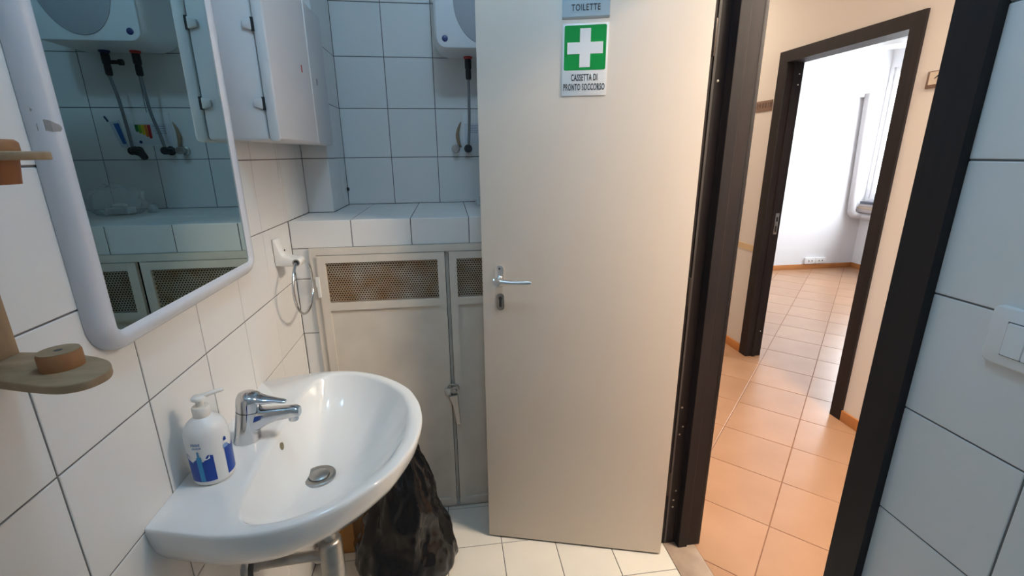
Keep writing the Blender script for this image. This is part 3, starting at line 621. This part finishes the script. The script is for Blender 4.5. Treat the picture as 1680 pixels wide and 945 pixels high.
# ------------------------------------------------------------------ mixer tap
FXc, FYc = 0.068, 0.362
tapo = empty('mixer_tap', (FXc, FYc, ZS), 'chrome single lever mixer tap on the washbasin', 'tap')
def loft(name, secs, m, parent, seg=28, smooth=60):
    """secs: (cx, cz, rx, ry, tilt) circles/ellipses stacked; normal tilted in xz"""
    V = []; F = []
    for cx, cz, rx, ry, tl in secs:
        for i in range(seg):
            a = 2 * math.pi * i / seg; u = rx * math.cos(a); V.append((cx + u * math.cos(tl), FYc + ry * math.sin(a), cz + u * math.sin(tl)))
    for k in range(len(secs) - 1):
        for i in range(seg): F.append((k * seg + i, k * seg + (i + 1) % seg, (k + 1) * seg + (i + 1) % seg, (k + 1) * seg + i))
    F += [tuple(range(seg)), tuple(range((len(secs) - 1) * seg, len(secs) * seg))]
    return mk(name, V, F, m, parent, smooth=smooth)
loft('tap_body', [(FXc, ZS + 0.0005, 0.0275, 0.0275, 0), (FXc, ZS + 0.004, 0.0275, 0.0275, 0), (FXc + 0.003, ZS + 0.02, 0.0262, 0.0262, 0), (FXc + 0.008, ZS + 0.045, 0.0256, 0.0256, -0.05), (FXc + 0.0135, ZS + 0.072, 0.0254, 0.0254, -0.12)], CHROME, tapo)
loft('tap_cap', [(FXc + 0.0137, ZS + 0.0735, 0.0250, 0.0250, -0.12), (FXc + 0.0155, ZS + 0.084, 0.0258, 0.0256, -0.15), (FXc + 0.018, ZS + 0.097, 0.0256, 0.0255, -0.20), (FXc + 0.0205, ZS + 0.106, 0.0235, 0.0235, -0.24), (FXc + 0.0215, ZS + 0.110, 0.017, 0.017, -0.26), (FXc + 0.022, ZS + 0.1115, 0.008, 0.008, -0.26)], CHROME, tapo)
def beam(name, secs, m, parent, seg=16):
    """secs: (x, z, half_width_y, half_height_z) superellipse sections along x"""
    V = []; F = []
    for x, z, wy, hz in secs:
        for i in range(seg):
            a = 2 * math.pi * i / seg; c, s = math.cos(a), math.sin(a); f = lambda t: math.copysign(abs(t) ** 0.7, t)
            V.append((x, FYc + wy * f(c), z + hz * f(s)))
    for k in range(len(secs) - 1):
        for i in range(seg): F.append((k * seg + i, k * seg + (i + 1) % seg, (k + 1) * seg + (i + 1) % seg, (k + 1) * seg + i))
    F += [tuple(range(seg)), tuple(range((len(secs) - 1) * seg, len(secs) * seg))]
    return mk(name, V, F, m, parent, smooth=60)
sp = beam('spout', [(0.078, 0.854, 0.021, 0.029), (0.098, 0.857, 0.019, 0.025), (0.115, 0.861, 0.0165, 0.0195), (0.135, 0.865, 0.015, 0.0155), (0.160, 0.867, 0.0142, 0.0135), (0.178, 0.8675, 0.0136, 0.0130), (0.186, 0.8665, 0.011, 0.010)], CHROME, tapo)
lathe('aerator', [(0.0095, 0.0), (0.0105, 0.002), (0.0105, 0.014)], (0.171, FYc, 0.846), CHROME, sp, seg=20)
beam('lever', [(0.082, 0.905, 0.020, 0.010), (0.102, 0.905, 0.018, 0.0095), (0.120, 0.900, 0.014, 0.0065), (0.137, 0.898, 0.0095, 0.004), (0.153, 0.894, 0.0085, 0.0035), (0.160, 0.893, 0.0065, 0.0025)], CHROME, tapo)
lathe('chain_stub', [(0.002, 0.0), (0.002, 0.03)], (FXc - 0.031, FYc - 0.012, ZS), DULL, tapo, seg=8)

# ------------------------------------------------------------------ soap bottle
SX, SY, SZ = 0.0545, 0.242, ZS
so = empty('soap_dispenser', (SX, SY, SZ), 'white pump soap bottle with blue label standing on the washbasin', 'soap bottle')
def brad(z):
    pts = [(0.0, 0.031), (0.004, 0.0345), (0.012, 0.0358), (0.05, 0.0366), (0.090, 0.0370), (0.103, 0.0365), (0.114, 0.0335), (0.123, 0.0275), (0.129, 0.020), (0.133, 0.0150)]
    for (a, ra), (b, rb) in zip(pts, pts[1:]):
        if z <= b: return ra + (rb - ra) * (z - a) / (b - a)
    return pts[-1][1]
lathe('bottle', [(brad(z), z) for z in (0.0, 0.004, 0.012, 0.03, 0.05, 0.095, 0.102, 0.108, 0.113, 0.118, 0.122, 0.126, 0.129, 0.131, 0.133)], (SX, SY, SZ), WPLA, so, seg=48)
pc = lathe('pump_collar', [(0.0135, 0.132), (0.0148, 0.134), (0.0148, 0.151), (0.0135, 0.153), (0.0075, 0.1535)], (SX, SY, SZ), WARMP, so, seg=28)
lathe('pump_stem', [(0.0068, 0.152), (0.0068, 0.166)], (SX, SY, SZ), WARMP, so, seg=20)
ph = lathe('pump_head', [(0.008, 0.164), (0.0125, 0.1665), (0.0125, 0.170), (0.009, 0.174)], (SX, SY, SZ), WARMP, so, seg=24)
tube('nozzle', [(SX + 0.004, SY + 0.002, SZ + 0.1705), (SX + 0.018, SY + 0.010, SZ + 0.1735), (SX + 0.036, SY + 0.020, SZ + 0.174)], [0.0052, 0.0045, 0.0035], WARMP, ph, seg=10, sub=4)
def wrap(name, a0, a1, top, bot, m, rad=0.0004, n=24):
    """label patch on the bottle between azimuths a0..a1 (degrees); top(t), bot(t) are heights"""
    V = []; F = []; nz = 6
    for k in range(n + 1):
        t = k / n; a = math.radians(a0 + (a1 - a0) * t); zt, zb = top(t), bot(t)
        for j in range(nz + 1):
            z = zb + (zt - zb) * j / nz; r = brad(z) + rad; V.append((SX + r * math.cos(a), SY + r * math.sin(a), SZ + z))
    for k in range(n):
        for j in range(nz): q = k * (nz + 1) + j; F.append((q, q + nz + 1, q + nz + 2, q + 1))
    return mk(name, V, F, m, so, smooth=True)
wrap('label', -133, -56, lambda t: 0.070 - 0.012 * math.sin(t * math.pi) + 0.004 * math.sin(t * 17), lambda t: 0.012, BLUE)
wrap('label_bottle_print', -99, -86, lambda t: 0.078 if 0.3 < t < 0.7 else 0.066, lambda t: 0.013, CYAN, 0.0007, 12)
wrap('label', -24, 50, lambda t: 0.070 + 0.004 * math.sin(t * 12), lambda t: 0.012 + 0.010 * 0, BLUE)
wrap('label_splash', -128, -110, lambda t: 0.072 - 0.016 * t, lambda t: 0.062 - 0.008 * t, SIGNW, 0.0008, 10)
wrap('label_splash', -80, -64, lambda t: 0.069 - 0.008 * math.sin(t * 3.1), lambda t: 0.058 + 0.003 * t, SIGNW, 0.0008, 10)
wrap('label_mark', -22, -12, lambda t: 0.092 - 0.008 * abs(t - 0.5), lambda t: 0.083, BLUE, 0.0006, 6)
wrap('label_mark', -26, -10, lambda t: 0.078 - 0.005 * abs(t - 0.5), lambda t: 0.069, PALEB, 0.0009, 6)
# small lettering band: short strokes in two lines, as on the label
for row, (zc, hh, a0, cnt, mm) in enumerate(((0.0925, 0.0055, -107, 6, PALEB), (0.085, 0.004, -105, 6, PALEB))):
    for k in range(cnt):
        a = a0 + k * 4.2; wrap('label_lettering', a, a + 3.0, lambda t, z=zc, h=hh, k=k: z + h * (0.5 if k % 2 else 0.35), lambda t, z=zc, h=hh: z - h * 0.5, mm, 0.0005, 2)

# ------------------------------------------------------------------ water heater with pipes
ht = empty('water_heater', (0.693, YB, 1.787), 'white square electric water heater on the tiled wall above the ledge', 'water heater')
HX0, HX1, HZ0, HZ1 = 0.508, 0.878, 1.789, 2.16
secs = [(YB - 0.001, 0.012, 0.06), (YB - 0.05, 0.0, 0.06), (YB - 0.16, 0.0, 0.055), (1.335, 0.0015, 0.05), (1.312, 0.003, 0.05), (1.302, 0.010, 0.045)]
V = []; Fc = []
for y, ins, r in secs: V += [(p[0], y, p[1]) for p in rrect(HX0 + ins, HX1 - ins, HZ0 + ins, HZ1 - ins, r, 8)]
n = 36
for k in range(len(secs) - 1):
    for i in range(n): Fc.append((k * n + i, k * n + (i + 1) % n, (k + 1) * n + (i + 1) % n, (k + 1) * n + i))
Fc += [tuple(range(n)), tuple(range((len(secs) - 1) * n, len(secs) * n))]
mk('tank_casing', V, Fc, WPLA, ht, smooth=60)
fp = prism('front_panel', rrect(HX0 + 0.008, HX1 - 0.008, HZ0 - 0.001, HZ1 - 0.006, 0.036, 8), 1.292, 1.303, 'y', mat('heater_panel', (0.72, 0.74, 0.76), 0.3), ht, bevel=0.003, smooth=50)
egg = []
for k in range(48):
    a = 2 * math.pi * k / 48; egg.append((0.700 + 0.118 * math.cos(a) + 0.012 * math.sin(a), 1.955 + 0.146 * math.sin(a) + 0.006 * math.cos(2 * a)))
prism('grey_cover', egg, 1.2885, 1.2925, 'y', GREYP, fp, bevel=0.0015, smooth=50)
lathe('indicator', [(0.011, 0.0), (0.011, -0.002), (0.008, -0.003)], (0.547, 1.2925, 1.818), NAVY, fp, seg=20, axis='y')
for x, m, nm in ((0.637, RED, 'hot_connection'), (0.742, NAVY, 'cold_connection')):
    cn = lathe(nm, [(0.016, 0.012), (0.018, 0.008), (0.018, -0.002), (0.014, -0.006)], (x, 1.46, 1.786), m, ht, seg=20)
    lathe('valve', [(0.012, 0), (0.0135, -0.004), (0.0135, -0.035), (0.0105, -0.04), (0.0115, -0.045), (0.0115, -0.072), (0.008, -0.078)], (x, 1.46, 1.781), BLACK, cn, seg=12, smooth=30)
    if m is NAVY: lathe('valve_knob', [(0.007, 0), (0.007, -0.03), (0.011, -0.032), (0.011, -0.045)], (x - 0.01, 1.46, 1.75), BLACK, cn, seg=12, axis='x')
tube('supply_hose', [(0.637, 1.46, 1.705), (0.6365, 1.465, 1.64), (0.636, 1.475, 1.57), (0.634, 1.50, 1.50), (0.6305, 1.51, 1.445)], 0.0058, HOSE, ht, seg=10)
tube('supply_hose', [(0.744, 1.46, 1.705), (0.737, 1.468, 1.64), (0.738, 1.48, 1.57), (0.746, 1.50, 1.50), (0.75, 1.51, 1.445)], 0.0058, HOSE, ht, seg=10)
for x, m in ((0.575, DULL), (0.63, BLACK), (0.75, BLACK)):
    pv = lathe('wall_outlet', [(0.018, -0.0005), (0.018, -0.006), (0.011, -0.01), (0.011, -0.035), (0.015, -0.036), (0.015, -0.052)], (x, YB, 1.434), m, ht, seg=14, axis='y', smooth=40)
tube('relief_valve', [(0.75, 1.51, 1.44), (0.735, 1.50, 1.435), (0.715, 1.495, 1.425), (0.70, 1.49, 1.405)], [0.012, 0.017, 0.015, 0.012], BLACK, ht, seg=12)
# leaflet with energy bars tucked behind the hoses
ec = empty('energy_label', (0.692, YB, 1.4545), 'white energy label with coloured bars behind the heater hoses', 'label')
prism('card', rrect(0.612, 0.778, 1.4545, 1.582, 0.004, 3), YB - 0.004, YB - 0.0005, 'y', SIGNW, ec)
prism('printed_panel', rrect(0.616, 0.765, 1.458, 1.540, 0.003, 3), YB - 0.0046, YB - 0.0039, 'y', mat('print_paper', (0.66, 0.69, 0.74), 0.5), ec)
for k in range(5):
    x0 = 0.745 - 0.0115 * k
    prism('energy_bar', [(x0, 1.535), (x0 - 0.0105, 1.535), (x0 - 0.0105, 1.512 - 0.0065 * k), (x0 - 0.005, 1.507 - 0.0065 * k), (x0, 1.512 - 0.0065 * k)], YB - 0.0054, YB - 0.0045, 'y', ENERGY[k], ec)
lathe('blue_dot', [(0.006, 0.0), (0.006, -0.001)], (0.735, YB - 0.0046, 1.469), NAVY, ec, seg=16, axis='y')
for k in range(4): box('print_line', (0.632, 0.68 - 0.006 * (k % 2), YB - 0.0052, YB - 0.0045, 1.528 - 0.009 * k, 1.531 - 0.009 * k), mat('print_grey', (0.35, 0.38, 0.5), 0.5), ec)
lf = empty('blue_leaflet', (0.815, YB, 1.45), 'blue and white leaflet hanging beside the energy label', 'leaflet')
prism('paper', [(0.787, 1.45), (0.812, 1.448), (0.838, 1.545), (0.800, 1.552)], YB - 0.004, YB - 0.0005, 'y', mat('leaflet_paper', (0.55, 0.60, 0.66), 0.5), lf)
prism('printed_panel', [(0.790, 1.462), (0.803, 1.462), (0.822, 1.54), (0.802, 1.542)], YB - 0.0048, YB - 0.0039, 'y', mat('leaflet_blue', (0.03, 0.12, 0.36), 0.5), lf)
prism('printed_mark', [(0.838, 1.548), (0.848, 1.568), (0.853, 1.566), (0.843, 1.546)], YB - 0.0034, YB - 0.0005, 'y', NAVY, lf)
st = tag(tube('hanging_strap', [(0.601, YB - 0.006, 1.545), (0.589, YB - 0.010, 1.515), (0.585, YB - 0.012, 1.485), (0.591, YB - 0.010, 1.455), (0.600, YB - 0.006, 1.440)], [0.002, 0.006, 0.008, 0.006, 0.002], TAN, None, seg=10), 'brown curved strap hanging beside the energy label', 'strap')
# cable stub in the niche corner
tag(lathe('cable_stub', [(0.006, 0.0005), (0.008, 0.003), (0.007, 0.008), (0.004, 0.010)], (CX, YB - 0.012, 1.268), BLACK, None, seg=10, axis='x'), 'small dark cable stub in the niche corner', 'cable end')

# clear plastic bag with small things on the ledge
pb = empty('plastic_bag', (0.765, 1.36, 1.2), 'crumpled clear plastic bag with small boxes on the tiled ledge', 'plastic bag')
def blob(name, c, rx, ry, rz, m, parent, seg=28, rg=14, amp=0.15, fr=14, seed=0.0, flat=True, power=0.8):
    V = []; F = []
    for j in range(rg + 1):
        ph = -math.pi / 2 + math.pi * j / rg
        for i in range(seg):
            a = 2 * math.pi * i / seg; d = Vector((math.cos(ph) * math.cos(a), math.cos(ph) * math.sin(a), math.sin(ph)))
            s = 1 + amp * noise.noise(d * 2.2 + Vector((seed, 0, 0))) + amp * 0.6 * abs(noise.noise(d * 5 + Vector((0, seed, 0))))
            z = c[2] + rz * math.copysign(abs(d.z) ** power, d.z) * s
            V.append((c[0] + rx * d.x * s, c[1] + ry * d.y * s, max(z, 1.2012) if flat else z))
    for j in range(rg):
        for i in range(seg): F.append((j * seg + i, j * seg + (i + 1) % seg, (j + 1) * seg + (i + 1) % seg, (j + 1) * seg + i))
    return mk(name, V, F, m, parent, smooth=True)
blob('bag', (0.758, 1.36, 1.245), 0.085, 0.07, 0.06, CLEAR, pb, amp=0.35)
box('small_box', (0.715, 0.79, 1.335, 1.39, 1.2025, 1.226), WPLA, pb, bevel=0.003)
box('small_box', (0.735, 0.77, 1.345, 1.38, 1.227, 1.240), WARMP, pb, bevel=0.003)
fg = tag(lathe('small_jar', [(0.016, 0.0), (0.017, 0.004), (0.017, 0.022), (0.012, 0.027), (0.012, 0.034)], (0.662, 1.40, 1.2005), mat('jar_clear', (0.75, 0.78, 0.8), 0.1, alpha=0.55), None, seg=20), 'small clear jar on the ledge by the door edge', 'jar')

# ------------------------------------------------------------------ bin bag and cardboard box under the basin
def bag_mesh():
    V = []; F = []; seg, rg = 150, 84
    cx, cy = 0.325, 0.765
    def cells(p): return noise.voronoi(p)[0][0]
    for j in range(rg + 1):
        t = j / rg
        base = 0.172 - 0.004 * t
        if t > 0.16: base -= 0.146 * ((t - 0.16) / 0.84) ** 1.1
        if t < 0.05: base *= 0.90 + 2.0 * t
        if j == rg: base *= 0.3
        for i in range(seg):
            a = 2 * math.pi * i / seg; z = 0.004 + 0.53 * t
            q = Vector((0.17 * math.cos(a), 0.17 * math.sin(a), z * 0.62 + 0.02 * math.sin(3 * a)))
            wq = q / 0.085 + 0.35 * Vector((noise.noise(q * 9), noise.noise(q * 9 + Vector((7, 1, 9))), noise.noise(q * 9 + Vector((4, 4, 1)))))
            r = base + 0.034 * (cells(wq) - 0.45) + 0.010 * (cells(wq * 2.6 + Vector((3, 3, 3))) - 0.45) + 0.02 * noise.noise(q * 6) + 0.0025 * (1 - abs(noise.noise(q * 42))) * (1 - abs(noise.noise(q * 27 + Vector((5, 5, 5)))))
            V.append((cx + r * math.cos(a) + 0.012 * t, cy + r * math.sin(a), max(z, 0.003)))
    for j in range(rg):
        for i in range(seg): F.append((j * seg + i, j * seg + (i + 1) % seg, (j + 1) * seg + (i + 1) % seg, (j + 1) * seg + i))
    F.append(tuple(range(seg))); F.append(tuple(range(rg * seg, (rg + 1) * seg)))
    return V, F
bv, bf = bag_mesh()
bb = empty('bin_bag', (0.325, 0.765, 0.003), 'shiny black bin bag standing on the floor behind the washbasin', 'bin bag')
bo = mk('bag', bv, bf, BLACKP, bb, smooth=40)
cbx = empty('cardboard_box', (0.075, 0.93, 0.0), 'brown cardboard box on the floor beside the bin bag', 'box')
boxes('box_walls', [(0.012, 0.135, 0.83, 0.836, 0.004, 0.36), (0.012, 0.135, 0.982, 0.988, 0.004, 0.36), (0.012, 0.018, 0.836, 0.982, 0.004, 0.36), (0.129, 0.135, 0.836, 0.982, 0.004, 0.36), (0.012, 0.135, 0.83, 0.988, 0.001, 0.006)], CARD, cbx)
prism('flap', [(0.135, 0.36), (0.139, 0.36), (0.158, 0.25), (0.155, 0.249)], 0.84, 0.98, 'y', CARD, cbx)

# ------------------------------------------------------------------ light switch
sw = empty('light_switch', (XW, -0.155, 1.126), 'white rounded light switch plate on the tiled wall by the door frame', 'light switch')
prism('plate', rrect(-0.217, -0.093, 1.127, 1.2085, 0.010, 6), XW - 0.0095, XW, 'x', WPLA, sw, bevel=0.003, smooth=50)
for k in range(3):
    y1 = -0.116 - 0.0245 * k
    rk = prism('rocker', rrect(y1 - 0.0235, y1, 1.143, 1.188, 0.0015, 2), XW - 0.0125 - 0.0008 * (k == 1), XW - 0.009, 'x', WPLA, sw, bevel=0.001)
box('rocker_recess', (XW - 0.0098, XW - 0.009, -0.191, -0.1145, 1.1415, 1.1895), mat('recess_grey', (0.12, 0.12, 0.12), 0.6), sw)
for o in list(bpy.data.objects):
    if '_w' in o: del o['_w']
